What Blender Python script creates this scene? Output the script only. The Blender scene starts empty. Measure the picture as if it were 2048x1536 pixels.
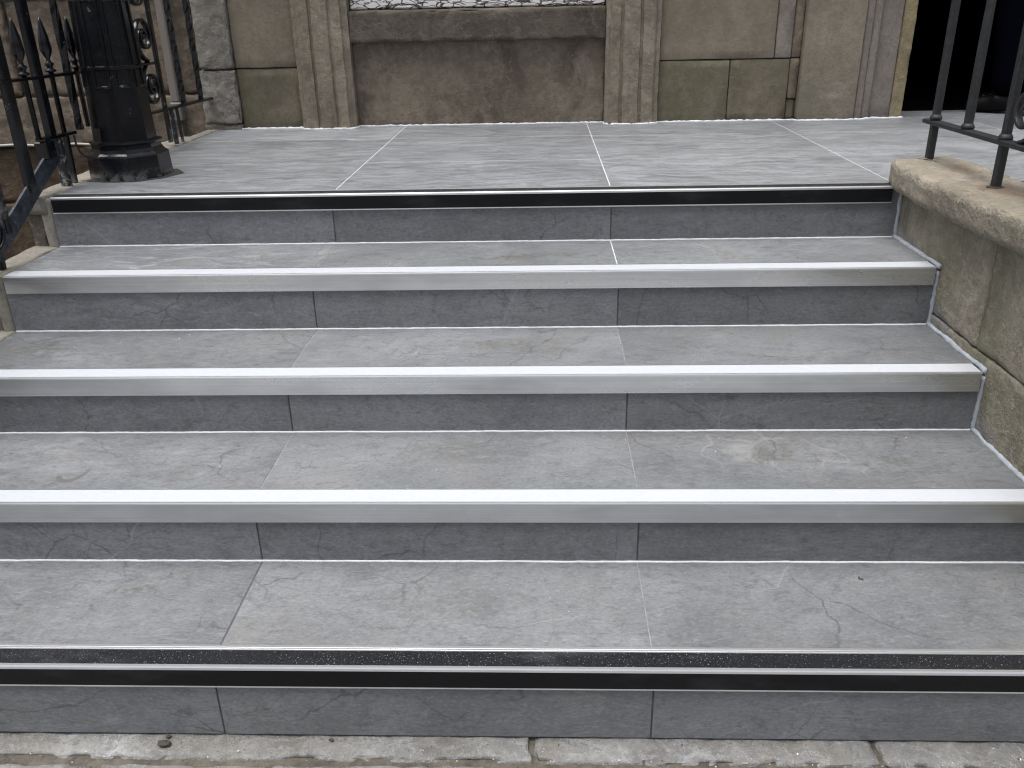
import bpy, bmesh, math, random
from mathutils import Vector, Matrix, noise
random.seed(7)
S = bpy.context.scene
C = S.collection
R = math.radians

# ------------------------------------------------------------------ camera
CAM = Vector((0.6809, -2.7365, 0.5433)); YAW, PITCH, ROLL, FPX = -0.0371+(-0.0035), -0.4165, -0.0219, 1713.3
fw = Vector((math.cos(PITCH)*math.sin(YAW), math.cos(PITCH)*math.cos(YAW), math.sin(PITCH)))
rt = Vector((math.cos(YAW), -math.sin(YAW), 0)); up = rt.cross(fw)
r2 = rt*math.cos(ROLL)+up*math.sin(ROLL); u2 = -rt*math.sin(ROLL)+up*math.cos(ROLL)
cd = bpy.data.cameras.new('camera'); cam = bpy.data.objects.new('camera', cd); C.objects.link(cam)
cam.matrix_world = Matrix(((r2.x, u2.x, -fw.x, CAM.x), (r2.y, u2.y, -fw.y, CAM.y), (r2.z, u2.z, -fw.z, CAM.z), (0, 0, 0, 1)))
cd.sensor_width = 36; cd.lens = 36*FPX/2048; cd.clip_end = 800; cd.clip_start = 0.02
S.camera = cam
# ------------------------------------------------------------------ sky, sun, exposure
SUN_EL, SUN_AZ = R(79), R(232)          # azimuth clockwise from +Y
w = bpy.data.worlds.new('World'); S.world = w; w.use_nodes = True
wn = w.node_tree.nodes; wl = w.node_tree.links
sky = wn.new('ShaderNodeTexSky'); sky.sky_type = 'NISHITA'; sky.sun_disc = False
sky.sun_elevation = SUN_EL; sky.sun_rotation = SUN_AZ; sky.air_density = 1.0; sky.dust_density = 6.0; sky.ozone_density = 1.0
hs = wn.new('ShaderNodeHueSaturation'); hs.inputs['Saturation'].default_value = 0.50
wl.new(sky.outputs[0], hs.inputs['Color']); wl.new(hs.outputs[0], wn['Background'].inputs[0])
wn['Background'].inputs[1].default_value = 0.072
sd = bpy.data.lights.new('sun', 'SUN'); sd.energy = 1.5; sd.angle = R(45); sd.color = (1, .992, .965)
so = bpy.data.objects.new('sun', sd); C.objects.link(so)
sdir = Vector((math.sin(SUN_AZ)*math.cos(SUN_EL), math.cos(SUN_AZ)*math.cos(SUN_EL), math.sin(SUN_EL)))
so.rotation_euler = sdir.to_track_quat('Z', 'Y').to_euler(); so.location = (0, 0, 8)
S.view_settings.view_transform = 'Standard'; S.view_settings.look = 'None'
S.view_settings.exposure = 1.18; S.view_settings.gamma = 1; S.view_settings.use_curve_mapping = False
S.cycles.use_denoising = True; S.cycles.max_bounces = 5; S.cycles.diffuse_bounces = 4; S.cycles.glossy_bounces = 3; S.cycles.filter_width = 1.2; S.cycles.adaptive_threshold = 0.02

# ------------------------------------------------------------------ material helpers
class NT:
    def __init__(s, name):
        s.m = bpy.data.materials.new(name); s.m.use_nodes = True
        s.t = s.m.node_tree; s.N = s.t.nodes; s.b = s.N['Principled BSDF']
        g = s.N.new('ShaderNodeNewGeometry'); s.pos = g.outputs['Position']
        o = s.N.new('ShaderNodeObjectInfo'); s.rnd = o.outputs['Random']
        v = s.vm('SCALE', (13.1, 17.7, 9.3), s.rnd, scale=True)
        s.co = s.vm('ADD', s.pos, v)
    def put(s, sock, v):
        if isinstance(v, bpy.types.NodeSocket): s.t.links.new(v, sock)
        else:
            if sock.type == 'RGBA' and len(v) == 3: v = (*v, 1)
            sock.default_value = v
    def vm(s, op, a, b, scale=False):
        n = s.N.new('ShaderNodeVectorMath'); n.operation = op; s.put(n.inputs[0], a)
        s.put(n.inputs['Scale'] if scale else n.inputs[1], b); return n.outputs[1] if op in ('LENGTH', 'DISTANCE') else n.outputs[0]
    def ma(s, op, a, b=0.0, clamp=False):
        n = s.N.new('ShaderNodeMath'); n.operation = op; n.use_clamp = clamp; s.put(n.inputs[0], a); s.put(n.inputs[1], b); return n.outputs[0]
    def scl(s, co, sc): return s.vm('MULTIPLY', co, sc)
    def noise(s, co, sc, det=6, ro=.55, di=0):
        n = s.N.new('ShaderNodeTexNoise'); s.put(n.inputs['Vector'], co)
        for k, v in (('Scale', sc), ('Detail', det), ('Roughness', ro), ('Distortion', di)): n.inputs[k].default_value = v
        return n.outputs['Fac']
    def nvec(s, co, sc, det=3):
        n = s.N.new('ShaderNodeTexNoise'); s.put(n.inputs['Vector'], co); n.inputs['Scale'].default_value = sc; n.inputs['Detail'].default_value = det
        return n.outputs['Color']
    def vor(s, co, sc, feat='DISTANCE_TO_EDGE'):
        n = s.N.new('ShaderNodeTexVoronoi'); n.feature = feat; s.put(n.inputs['Vector'], co); n.inputs['Scale'].default_value = sc
        return n.outputs['Distance']
    def st(s, v, a, b, lo=0., hi=1.):                                   # smooth map range
        n = s.N.new('ShaderNodeMapRange'); n.interpolation_type = 'SMOOTHSTEP'; s.put(n.inputs[0], v)
        for i, q in zip((1, 2, 3, 4), (a, b, lo, hi)): n.inputs[i].default_value = q
        return n.outputs[0]
    def mix(s, f, a, b, bt='MIX'):
        n = s.N.new('ShaderNodeMix'); n.data_type = 'RGBA'; n.blend_type = bt
        s.put(n.inputs[0], f); s.put(n.inputs[6], a); s.put(n.inputs[7], b); return n.outputs[2]
    def sep(s, v):
        n = s.N.new('ShaderNodeSeparateXYZ'); s.put(n.inputs[0], v); return n.outputs
    def warp(s, co, sc, amt, det=3):
        return s.vm('ADD', co, s.vm('SCALE', s.vm('SUBTRACT', s.nvec(co, sc, det), (.5, .5, .5)), amt, scale=True))
    def bump(s, h, st=.3, d=.01, nrm=None):
        n = s.N.new('ShaderNodeBump'); n.inputs['Strength'].default_value = st; n.inputs['Distance'].default_value = d
        s.put(n.inputs['Height'], h)
        if nrm is not None: s.put(n.inputs['Normal'], nrm)
        return n.outputs[0]
    def fin(s, col, rough=.6, nrm=None, metal=0., spec=.5):
        s.put(s.b.inputs['Base Color'], col); s.put(s.b.inputs['Roughness'], rough); s.put(s.b.inputs['Metallic'], metal)
        s.put(s.b.inputs['Specular IOR Level'], spec)
        if nrm is not None: s.put(s.b.inputs['Normal'], nrm)
        return s.m
def g3(v, t=(1, 1, 1)): return tuple(v*q for q in t)

# stains: (x,y,z, rx,ry, amount) world-space marks on the tiles
DAMP = [(-.30, -1.152, -.6726, .030, .016, .45), (-.245, -1.148, -.6726, .032, .018, .5), (-.20, -1.160, -.6726, .018, .010, .4), (1.249, -.818, -.5053, .06, .05, .30), (1.536, -.845, -.5053, .05, .035, .22),
        (.61, -.184, -.1637, .09, .035, .38), (.748, -.161, -.1637, .05, .025, .35), (.56, -.471, -.3384, .16, .05, .24), (.70, -.512, -.3384, .10, .03, .2), (.44, -.787, -.5053, .20, .06, .20), (.47, -1.18, -.6726, .20, .07, .16), (-.754, -.485, -.3384, .09, .05, .30)]
def tile_mat(name, haze=0.0, hx=(-.95, .35), hmin=.25, hr=(.48, .70)):
    s = NT(name)
    wc = s.warp(s.co, 2.2, .25)
    cloud = s.noise(wc, 3.2, 5, .60)
    streak = s.noise(s.scl(wc, (12, 48, 48)), 1.0, 6, .74, .3)
    fine = s.noise(s.scl(s.co, (95, 170, 170)), 1., 2, .7)
    mott = s.noise(s.co, 34, 4, .72)
    col = s.mix(s.st(cloud, .28, .74), (.150, .154, .160), (.212, .216, .222))
    col = s.mix(s.ma('MULTIPLY', s.st(streak, .48, .30), .60), col, (.090, .091, .094))
    col = s.mix(s.ma('MULTIPLY', s.st(streak, .55, .74), .55), col, (.31, .314, .322))
    col = s.mix(s.ma('MULTIPLY', s.st(mott, .47, .32), .50), col, (.10, .10, .103))
    col = s.mix(s.ma('MULTIPLY', s.st(mott, .56, .74), .45), col, (.28, .284, .292))
    warm = s.st(s.noise(s.co, 4.3, 5, .6), .50, .74)
    col = s.mix(s.ma('MULTIPLY', warm, .40), col, (.195, .185, .165))
    # hair cracks: thin, wandering, only here and there; and a few pale diagonal veins
    vc = s.warp(s.co, 4.0, .20, 6)
    dv = s.ma('MULTIPLY', s.st(s.vor(vc, 2.6), .001, .0085, 1, 0), s.st(s.noise(s.co, 4.1, 4), .46, .62))
    dv2 = s.ma('MULTIPLY', s.st(s.vor(s.vm('ADD', vc, (3.3, 1.2, 7.7)), 8.5), .001, .022, 1, 0), s.st(cloud, .52, .66))
    col = s.mix(s.ma('MULTIPLY', dv, .62), col, (.06, .06, .065))
    col = s.mix(s.ma('MULTIPLY', dv2, .50), col, (.085, .082, .08))
    lv = s.ma('MULTIPLY', s.st(s.vor(s.vm('ADD', s.scl(wc, (1, 1.9, 1.9)), (5.1, 2.2, .7)), 1.5), .0005, .0065, 1, 0), s.st(s.noise(s.co, 3.2, 3), .50, .66))
    col = s.mix(s.ma('MULTIPLY', lv, .42), col, (.36, .355, .345))
    col = s.mix(s.ma('MULTIPLY', s.st(fine, .50, .75), .40), col, (.30, .305, .32))
    col = s.mix(s.ma('MULTIPLY', s.st(fine, .48, .28), .40), col, (.09, .092, .10))
    # dried damp marks
    dnn = s.noise(s.pos, 60, 4, .7); dn = s.st(dnn, .40, .58); k = None; off = s.ma('MULTIPLY', s.ma('SUBTRACT', s.noise(s.pos, 24, 3), .5), 2.2)
    for x, y, z, rx, ry, a in DAMP:
        dd = s.vm('LENGTH', s.vm('MULTIPLY', s.vm('SUBTRACT', s.pos, (x, y, z)), (1/rx, 1/ry, 1/.06)), (0, 0, 0))
        q = s.st(s.ma('ADD', dd, off), .55, 1.15, min(1, a*2.4), 0); k = q if k is None else s.ma('MAXIMUM', k, q)
    col = s.mix(s.ma('MULTIPLY', k, dn), col, (.118, .116, .098))
    jp = s.vm('SUBTRACT', s.pos, (-.497, -.893, -.5053))                # a curved smear on the second tread
    ring = s.ma('ABSOLUTE', s.ma('SUBTRACT', s.vm('LENGTH', s.vm('MULTIPLY', jp, (1/.032, 1/.050, 10)), (0, 0, 0)), 1.0))
    jk = s.ma('MULTIPLY', s.st(ring, .10, .24, 1, 0), s.st(s.ma('ADD', s.sep(jp)[1], s.ma('MULTIPLY', s.sep(jp)[0], -.55)), -.012, .0, 1, 0))
    col = s.mix(s.ma('MULTIPLY', jk, .75), col, (.115, .112, .095))
    # pale grout haze left by the tilers, mostly at left; also brightens the landing
    hz = s.noise(s.scl(s.warp(s.pos, 5, .15), (6, 26, 20)), 1.0, 6, .72, .8)
    left = s.st(s.sep(s.pos)[0], hx[0], hx[1], 1.0, hmin)
    col = s.mix(s.ma('MULTIPLY', s.st(hz, hr[0], hr[1]), s.ma('MULTIPLY', left, .26+haze)), col, (.44, .455, .48))
    col = s.vm('MULTIPLY', s.vm('SCALE', col, s.st(s.rnd, 0, 1, .80, .99), scale=True), (.985, 1.004, 1.025))
    h = s.ma('ADD', streak, s.ma('MULTIPLY', fine, .40))
    return s.fin(col, s.st(cloud, .3, .7, .36, .52), s.bump(h, .35, .006))
M = {}
M['tile'] = tile_mat('slate_look_tile'); M['tile_hazed'] = tile_mat('slate_look_tile_hazed', .40); M['tile_landing'] = tile_mat('slate_look_tile_landing', .33, (-.2, 2.6), .72, (.34, .70))  # landing haze is broader, also painting back brightness the facade blocks

def grout_mat(name, c, v=.2):
    s = NT(name); n = s.noise(s.pos, 35, 5, .65)
    return s.fin(s.mix(s.st(n, .3, .7), g3(1-v, c), g3(1+v, c)), .8, s.bump(s.noise(s.pos, 240, 3), .4, .003))
M['grout_pale'] = grout_mat('pale_grout', (.50, .51, .53))
M['grout_mid'] = grout_mat('grey_grout', (.20, .205, .215))
M['grout_dark'] = grout_mat('dark_grout', (.075, .077, .082))
M['sealant'] = grout_mat('white_sealant', (.66, .68, .71), .08)
M['sealant_grey'] = grout_mat('grey_sealant', (.36, .39, .43), .15)
M['core'] = grout_mat('cement_core', (.16, .16, .16))

def stone_mat(name, base, var=.25, flake=.35, grain=1., green=0., dark=0., pit=.4, pale=0., tint=(.10, .105, .05), layer=0., scale=1., mortar=False, rust=None, bstr=.5):
    s = NT(name)
    wc = s.warp(s.co, 2.0*scale, .2)
    big = s.noise(wc, 2.2*scale, 4, .6, .2)
    mid = s.noise(s.co, 13*scale, 5, .68)
    fine = s.noise(s.co, 150, 3, .7)
    col = s.mix(s.st(big, .28, .72), g3(1-var, base), g3(1+var, base))
    col = s.mix(s.ma('MULTIPLY', s.st(mid, .40, .75), .5), col, g3(1+var*.9, (base[0]*1.02, base[1], base[2]*.95)))
    col = s.mix(s.ma('MULTIPLY', s.st(mid, .62, .30), .45), col, g3(1-var*1.4, base))
    if layer:
        la = s.noise(s.scl(s.warp(s.co, 4, .06), (2.5, 2.5, 38)), 1, 5, .6)
        col = s.mix(s.ma('MULTIPLY', s.st(la, .45, .65), layer), col, g3(.62, base))
    if green:
        gm = s.noise(s.scl(s.warp(s.co, 3, .1), (4.5, 4.5, 1.5)), 1, 6, .6)
        col = s.mix(s.ma('MULTIPLY', s.st(gm, .36, .64), green), col, tint)
    if dark:
        dm = s.noise(s.scl(wc, (3.6, 3.6, 2.2)), 1.3, 6, .68, .5)
        col = s.mix(s.ma('MULTIPLY', s.st(dm, .46, .66), dark), col, g3(.33, base))
    if pale:
        pm = s.noise(wc, 4.1, 6, .72, 1.0)
        col = s.mix(s.ma('MULTIPLY', s.st(pm, .55, .72), pale), col, g3(1.75, (base[0], base[1]*1.02, base[2]*1.08)))
    specks = s.st(s.vor(s.co, 58, 'F1'), .05, .13, 1, 0)
    col = s.mix(s.ma('MULTIPLY', specks, s.st(s.noise(s.co, 9, 3), .52, .66, 0, .6)), col, g3(.30, base))
    wsp = s.ma('MULTIPLY', s.st(s.vor(s.vm('ADD', s.co, (4, 4, 4)), 22, 'F1'), .025, .06, 1, 0), s.st(s.noise(s.co, 6, 2), .60, .66))
    col = s.mix(s.ma('MULTIPLY', wsp, .6), col, (.55, .54, .50))
    fn = s.noise(s.warp(s.co, 9, .06), 4.2*scale, 6, .66)
    fl = s.st(fn, .535, .548); lip = s.ma('MULTIPLY', s.st(fn, .52, .541), s.st(fn, .562, .541))
    col = s.mix(s.ma('MULTIPLY', fl, flake*.55), col, g3(.66, base))
    col = s.mix(s.ma('MULTIPLY', lip, flake*.75), col, g3(1.55, base))
    gr = s.noise(s.co, 52, 4, .78)
    col = s.mix(s.ma('MULTIPLY', s.st(gr, .50, .30), .55*grain), col, g3(.52, base))
    col = s.mix(s.ma('MULTIPLY', s.st(gr, .54, .74), .45*grain), col, g3(1.45, base))
    col = s.mix(s.ma('MULTIPLY', s.st(fine, .55, .75), .30), col, g3(1.5, base))
    h = s.ma('SUBTRACT', s.ma('ADD', s.ma('MULTIPLY', fine, .35), s.ma('MULTIPLY', gr, .8)), s.ma('MULTIPLY', fl, flake*.9)); h = s.ma('ADD', h, s.ma('SUBTRACT', mid, s.ma('MULTIPLY', specks, pit)))
    if mortar:      # cement smeared on the wall along the flight
        p = s.sep(s.pos)
        t = s.ma('SUBTRACT', s.ma('SUBTRACT', p[2], s.ma('MULTIPLY', p[1], .4733)), -.168)
        nz = s.noise(s.scl(s.warp(s.pos, 6, .12), (9, 7, 7)), 1, 6, .65)
        k = s.st(s.ma('ADD', t, s.ma('MULTIPLY', s.ma('SUBTRACT', nz, .5), .30)), .035, .085, 1, 0)
        col = s.mix(s.ma('MULTIPLY', k, .80), col, s.mix(s.st(nz, .35, .65), (.185, .18, .175), (.27, .265, .26)))
    if rust:
        for x, y, z, rr in rust:
            dd = s.vm('LENGTH', s.vm('MULTIPLY', s.vm('SUBTRACT', s.warp(s.pos, 18, .05), (x, y, z)), (1/rr, .5/rr, 1/rr)), (0, 0, 0))
            col = s.mix(s.ma('MULTIPLY', s.st(dd, .1, 1.1, 1, 0), .45), col, (.17, .095, .055))
    return s.fin(col, .88, s.bump(h, bstr, .008), spec=.25)
M['ash'] = stone_mat('smooth_sandstone', (.225, .190, .152), .20, grain=.5, flake=.14, green=.22, pale=.12, dark=.18, bstr=.25)
M['ash_green'] = stone_mat('algae_sandstone', (.178, .155, .115), .26, grain=.55, flake=.18, green=.70, dark=.30, tint=(.110, .105, .065), bstr=.3)
M['pil'] = stone_mat('weathered_sandstone', (.240, .206, .164), .28, green=.45, dark=.50, pale=.40, flake=.30, grain=.8, tint=(.15, .145, .10))
M['panel'] = stone_mat('sooty_sandstone', (.200, .166, .132), .28, dark=.65, pale=.65, green=.15, flake=.45, grain=.8)
M['sill'] = stone_mat('dark_sandstone', (.115, .098, .080), .30, dark=.80, pale=.80, green=.08, flake=.6)
M['pier'] = stone_mat('buff_sandstone', (.225, .195, .155), .24, grain=.55, flake=.18, green=.40, pale=.35, dark=.2, tint=(.16, .155, .11), bstr=.3)
M['mould'] = stone_mat('grey_sandstone', (.215, .190, .168), .15, dark=.25, bstr=.25)
M['jamb'] = stone_mat('yellow_sandstone', (.27, .225, .145), .18, green=.3, dark=.2, tint=(.2, .17, .08))
M['grey_stone'] = stone_mat('grey_rendered_stone', (.245, .230, .205), .28, dark=.50, pale=.35, scale=1.6, bstr=.9, flake=.8)
M['rubble'] = stone_mat('brown_rubble_stone', (.195, .160, .124), .36, flake=.7, dark=.6, pale=.25, layer=.25, scale=1.5, bstr=.9)
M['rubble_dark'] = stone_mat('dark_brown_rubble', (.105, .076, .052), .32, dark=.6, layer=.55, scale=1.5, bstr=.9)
M['wallstone'] = stone_mat('parapet_sandstone', (.275, .250, .200), .28, flake=.5, bstr=.8, green=.70, dark=.50, pale=.4, tint=(.140, .145, .090), mortar=True)
M['coping'] = stone_mat('coping_sandstone', (.282, .252, .206), .24, grain=.65, green=.35, dark=.45, pale=.35, tint=(.15, .15, .105), bstr=1.0, flake=.5, rust=[(1.9, -.40, .07, .075), (1.93, -.10, .07, .05), (1.96, -.52, .07, .06)])
M['mortar'] = stone_mat('lime_mortar', (.245, .228, .198), .20, dark=.35, bstr=.4)
M['mortar_rough'] = stone_mat('rough_mortar', (.20, .18, .15), .3, dark=.55, pale=.4, scale=2.5, bstr=1.)
M['pave'] = stone_mat('worn_paving_stone', (.272, .272, .270), .30, flake=1., dark=.60, pale=.45, scale=3.0, tint=(.14, .125, .105), green=.62, bstr=.8)
M['gap'] = stone_mat('dark_gap_filler', (.045, .044, .042), .4)
M['dirt'] = stone_mat('joint_dirt', (.105, .095, .080), .35, dark=.5, scale=4)

def paint_mat():
    s = NT('black_gloss_paint'); n = s.noise(s.pos, 26, 7, .7); f = s.noise(s.pos, 120, 4, .7)
    col = s.mix(s.st(n, .35, .7), (.0025, .003, .0048), (.008, .009, .012))
    chip = s.ma('MULTIPLY', s.st(n, .64, .69), s.st(f, .45, .6))
    dust = s.ma('MULTIPLY', s.st(s.ma('ABSOLUTE', s.sep(s.pos)[2]), .004, .045, 1, 0), s.st(n, .42, .60))
    chip = s.ma('MAXIMUM', chip, s.ma('MULTIPLY', dust, .55))
    col = s.mix(s.ma('MULTIPLY', chip, .8), col, (.30, .30, .29))
    return s.fin(col, s.st(f, .3, .7, .10, .26), s.bump(s.ma('ADD', n, s.ma('MULTIPLY', f, .2)), .12, .003), spec=.42)
M['paint'] = paint_mat()
def worn_paint():
    s = NT('chipped_black_paint'); n = s.noise(s.pos, 20, 8, .75, .5); f = s.noise(s.pos, 90, 4, .7)
    col = s.mix(s.st(n, .50, .60), (.012, .014, .020), (.30, .29, .27))
    return s.fin(col, s.st(f, .3, .7, .3, .6), s.bump(s.ma('ADD', n, f), .5, .004))
M['paint_worn'] = worn_paint()
def rail_paint():
    s = NT('scuffed_blue_black_paint'); n = s.noise(s.pos, 34, 7, .75, .5); f = s.noise(s.pos, 150, 3, .7)
    col = s.mix(s.st(n, .40, .66), (.014, .018, .030), (.055, .065, .09))
    e = s.ma('MULTIPLY', s.st(n, .58, .66), s.st(f, .50, .6))
    col = s.mix(s.ma('MULTIPLY', e, .7), col, (.42, .42, .42))
    return s.fin(col, s.st(f, .3, .7, .25, .5), s.bump(s.ma('ADD', n, f), .6, .004))
M['paint_rail'] = rail_paint()
def grey_paint():
    s = NT('dusty_black_paint'); n = s.noise(s.pos, 40, 7, .7); f = s.noise(s.pos, 200, 3, .7)
    col = s.mix(s.st(n, .4, .75), (.012, .013, .015), (.028, .030, .034))
    return s.fin(col, .55, s.bump(s.ma('ADD', n, s.ma('MULTIPLY', f, .4)), .5, .004))
M['paint_dusty'] = grey_paint()
def alu():
    s = NT('brushed_aluminium'); b = s.noise(s.scl(s.co, (.8, 320, 320)), 1, 3, .6); c = s.noise(s.scl(s.co, (1.7, 7, 7)), 1, 4, .6)
    d = s.noise(s.co, 9, 6, .7)
    col = s.mix(s.st(b, .3, .7), (.63, .645, .665), (.74, .75, .77))
    col = s.mix(s.ma('MULTIPLY', s.st(c, .40, .66), .65), col, (.46, .47, .49))  # uneven reflections along the metal, painted in as darker patches
    col = s.mix(s.ma('MULTIPLY', s.st(d, .56, .70), .30), col, (.78, .78, .79))
    return s.fin(col, s.st(c, .3, .7, .24, .42), s.bump(b, .06, .001), metal=.92)
M['alu'] = alu()
def bright():
    s = NT('bright_aluminium'); b = s.noise(s.scl(s.co, (1, 200, 200)), 1, 3)
    return s.fin(s.mix(b, (.72, .73, .75), (.84, .85, .86)), .3, metal=.85)
M['bright'] = bright()
def white():
    s = NT('white_grip_insert'); n = s.noise(s.co, 60, 4, .7); d = s.st(s.vor(s.co, 30, 'F1'), .03, .08, 1, 0)
    k = s.ma('MULTIPLY', d, s.st(s.noise(s.co, 5, 2), .55, .62))
    col = s.mix(s.ma('MULTIPLY', k, .5), s.mix(n, (.43, .455, .49), (.50, .525, .56)), (.3, .3, .3))
    return s.fin(col, .45, s.bump(s.noise(s.co, 420, 2), .2, .002))
M['white'] = white()
def grit(name, g):
    s = NT(name); v = s.vor(s.co, 520, 'F1'); n = s.noise(s.co, 480, 2, .7); d = s.noise(s.scl(s.co, (3, 9, 9)), 1.2, 6, .65)
    col = s.mix(s.st(n, .55, .75), (.010, .011, .014) if g else (.004, .0045, .006), (.05, .052, .060) if g else (.007, .0075, .009))
    col = s.mix(s.ma('MULTIPLY', s.st(d, .52, .75), .34 if g else .10), col, (.16, .165, .175))
    wsp = s.st(s.noise(s.co, 260, 1), .665, .73)  # sparkle of the grit, painted as pale specks
    col = s.mix(s.ma('MULTIPLY', wsp, g), col, (.5, .5, .52))
    return s.fin(col, .42 if g else .5, s.bump(s.ma('ADD', n, v), .9 if g else .15, .004), spec=.5 if g else .22)
M['grit'] = grit('black_grit', .8); M['black'] = grit('black_insert', 0.)
def peel():
    s = NT('peeling_white_paint'); c = s.warp(s.pos, 9, .05)
    n = s.noise(s.scl(c, (7, 7, 34)), 1, 8, .72, .6); f = s.noise(s.scl(s.pos, (12, 60, 90)), 1, 6, .7)
    k = s.st(n, .425, .445)
    wood = s.mix(s.st(f, .35, .65), (.030, .012, .012), (.12, .07, .06))
    crack = s.st(s.vor(s.scl(c, (16, 16, 50)), 1.), .02, .07)
    col = s.mix(s.ma('MULTIPLY', k, crack), wood, s.mix(f, (.66, .66, .66), (.82, .82, .82)))
    return s.fin(col, .6, s.bump(s.ma('ADD', k, s.ma('MULTIPLY', crack, .5)), .9, .006))
M['peel'] = peel()
def plain(name, c, ro=.6, v=.2, metal=0., spec=.5):
    s = NT(name); n = s.noise(s.co, 12, 5, .6)
    return s.fin(s.mix(n, g3(1-v, c), g3(1+v, c)), ro, s.bump(s.noise(s.co, 90, 3), .2, .003), metal=metal, spec=spec)
M['hall'] = plain('dark_hall_wall', (.006, .0055, .005), .9, spec=0.)  # gloom of the unlit hall put into the near-black colour
M['black_floor'] = plain('near_black_hall_floor', (.003, .0025, .0025), .95, spec=0.)  # floor near black too, carrying the same gloom in its colour
M['cable'] = plain('pale_cable', (.42, .40, .36), .6)
M['cable_black'] = plain('black_cable', (.012, .012, .012), .5)
M['pipe'] = plain('stone_coloured_conduit', (.19, .165, .145), .7)
M['box'] = plain('grey_junction_box', (.17, .16, .15), .7)
M['ground'] = plain('ground_slab', (.10, .095, .088), .9)
M['glass'] = plain('dark_window_glass', (.02, .022, .024), .08)
M['trouser'] = plain('navy_trouser_cloth', (.0022, .0025, .0050), .95, spec=.0)
M['jacket'] = plain('dark_jacket_cloth', (.012, .012, .014), .9)
M['shoe'] = plain('black_shoe_leather', (.0025, .0025, .003), .5, spec=.15)
M['lace'] = plain('grey_lace', (.06, .06, .065), .7)
M['skin'] = plain('skin', (.42, .27, .20), .55, .06)
M['hair'] = plain('brown_hair', (.03, .02, .015), .6)
M['speck'] = plain('pale_speck', (.62, .61, .58), .7)
M['twig'] = plain('dark_speck', (.05, .042, .032), .8)

# ------------------------------------------------------------------ object helpers
def link(name, me, m=None, parent=None, smooth=False):
    o = bpy.data.objects.new(name, me); C.objects.link(o)
    if m: me.materials.append(M[m])
    if parent is not None: o.parent = parent; o.matrix_parent_inverse = parent.matrix_world.inverted()
    if smooth:
        for p in me.polygons: p.use_smooth = True
    return o
def thing(name, label, cat, loc=(0, 0, 0), group=None):
    o = bpy.data.objects.new(name, None); C.objects.link(o); o.location = loc; o.empty_display_size = .1
    o.matrix_world = Matrix.Translation(loc)
    o['label'] = label; o['category'] = cat
    if group: o['group'] = group
    return o
def struct(o): o['kind'] = 'structure'; return o
def from_bm(name, bm, m, parent=None, smooth=False):
    me = bpy.data.meshes.new(name); bmesh.ops.recalc_face_normals(bm, faces=bm.faces[:]); bm.to_mesh(me); bm.free()
    return link(name, me, m, parent, smooth)
def pyd(name, v, f, m, parent=None, smooth=False):
    me = bpy.data.meshes.new(name); me.from_pydata(v, [], f); me.update()
    bm = bmesh.new(); bm.from_mesh(me); bmesh.ops.recalc_face_normals(bm, faces=bm.faces[:]); bm.to_mesh(me); bm.free()
    return link(name, me, m, parent, smooth)
def box(name, lo, hi, m, parent=None, bev=0.):
    bm = bmesh.new(); bmesh.ops.create_cube(bm, size=1)
    for v in bm.verts: v.co = Vector([(a+b)/2+c*(b-a) for a, b, c in zip(lo, hi, v.co)])
    if bev: bmesh.ops.bevel(bm, geom=bm.edges[:], offset=bev, segments=1, affect='EDGES')
    return from_bm(name, bm, m, parent)
def fbm(p, o=4): return noise.fractal(p, .9, 2.1, o)
def rough_box(name, lo, hi, step, amp, bev, m, parent=None, freq=9., seed=0, skip=(), chips=0., shear=None):
    """stone: a rounded box on a grid, its faces pushed in and out by noise. skip = unseen faces, e.g. '+y'"""
    lo = Vector(lo); hi = Vector(hi)
    ax = []
    for i in range(3):
        L = hi[i]-lo[i]; b = min(bev, L*.3); n = max(1, int(round((L-2*b)/step)))
        ax.append([lo[i], lo[i]+b*.35, lo[i]+b]+[lo[i]+b+(L-2*b)*k/n for k in range(1, n)]+[hi[i]-b, hi[i]-b*.35, hi[i]])
    V = []; idx = {}; F = []
    sv = Vector((seed*3.7, seed*1.9, seed*5.3))
    def vert(i, j, k):
        q = (i, j, k)
        if q in idx: return idx[q]
        p = Vector((ax[0][i], ax[1][j], ax[2][k]))
        b = [min(bev, (hi[t]-lo[t])*.3) for t in range(3)]
        inn = Vector([min(max(p[t], lo[t]+b[t]), hi[t]-b[t]) for t in range(3)]); d = p-inn
        n = d.normalized() if d.length > 1e-9 else Vector((0, 0, 1))
        r = min(bev, max(abs(d.x), abs(d.y), abs(d.z)))
        p2 = inn+n*r
        a = amp*fbm(p*freq+sv)+amp*.5*fbm(p*freq*3.1+sv, 3)
        if chips:
            e = sum(1 for t in range(3) if abs(d[t]) > b[t]*.3)
            if e >= 2: a -= chips*max(0, fbm(p*freq*.9+sv*1.3, 3)+.05)
        p2 = p2+n*a
        if shear: p2 = shear(p2)
        idx[q] = len(V); V.append(p2); return idx[q]
    dims = [len(a)-1 for a in ax]
    for t, (u, v) in ((0, (1, 2)), (1, (0, 2)), (2, (0, 1))):
        for side, sg in ((0, '-'), (dims[t], '+')):
            if sg+'xyz'[t] in skip: continue
            for a in range(dims[u]):
                for b in range(dims[v]):
                    q = []
                    for da, db in ((0, 0), (1, 0), (1, 1), (0, 1)):
                        c = [0, 0, 0]; c[t] = side; c[u] = a+da; c[v] = b+db; q.append(vert(*c))
                    F.append(q)
    return pyd(name, V, F, m, parent, True)
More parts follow.
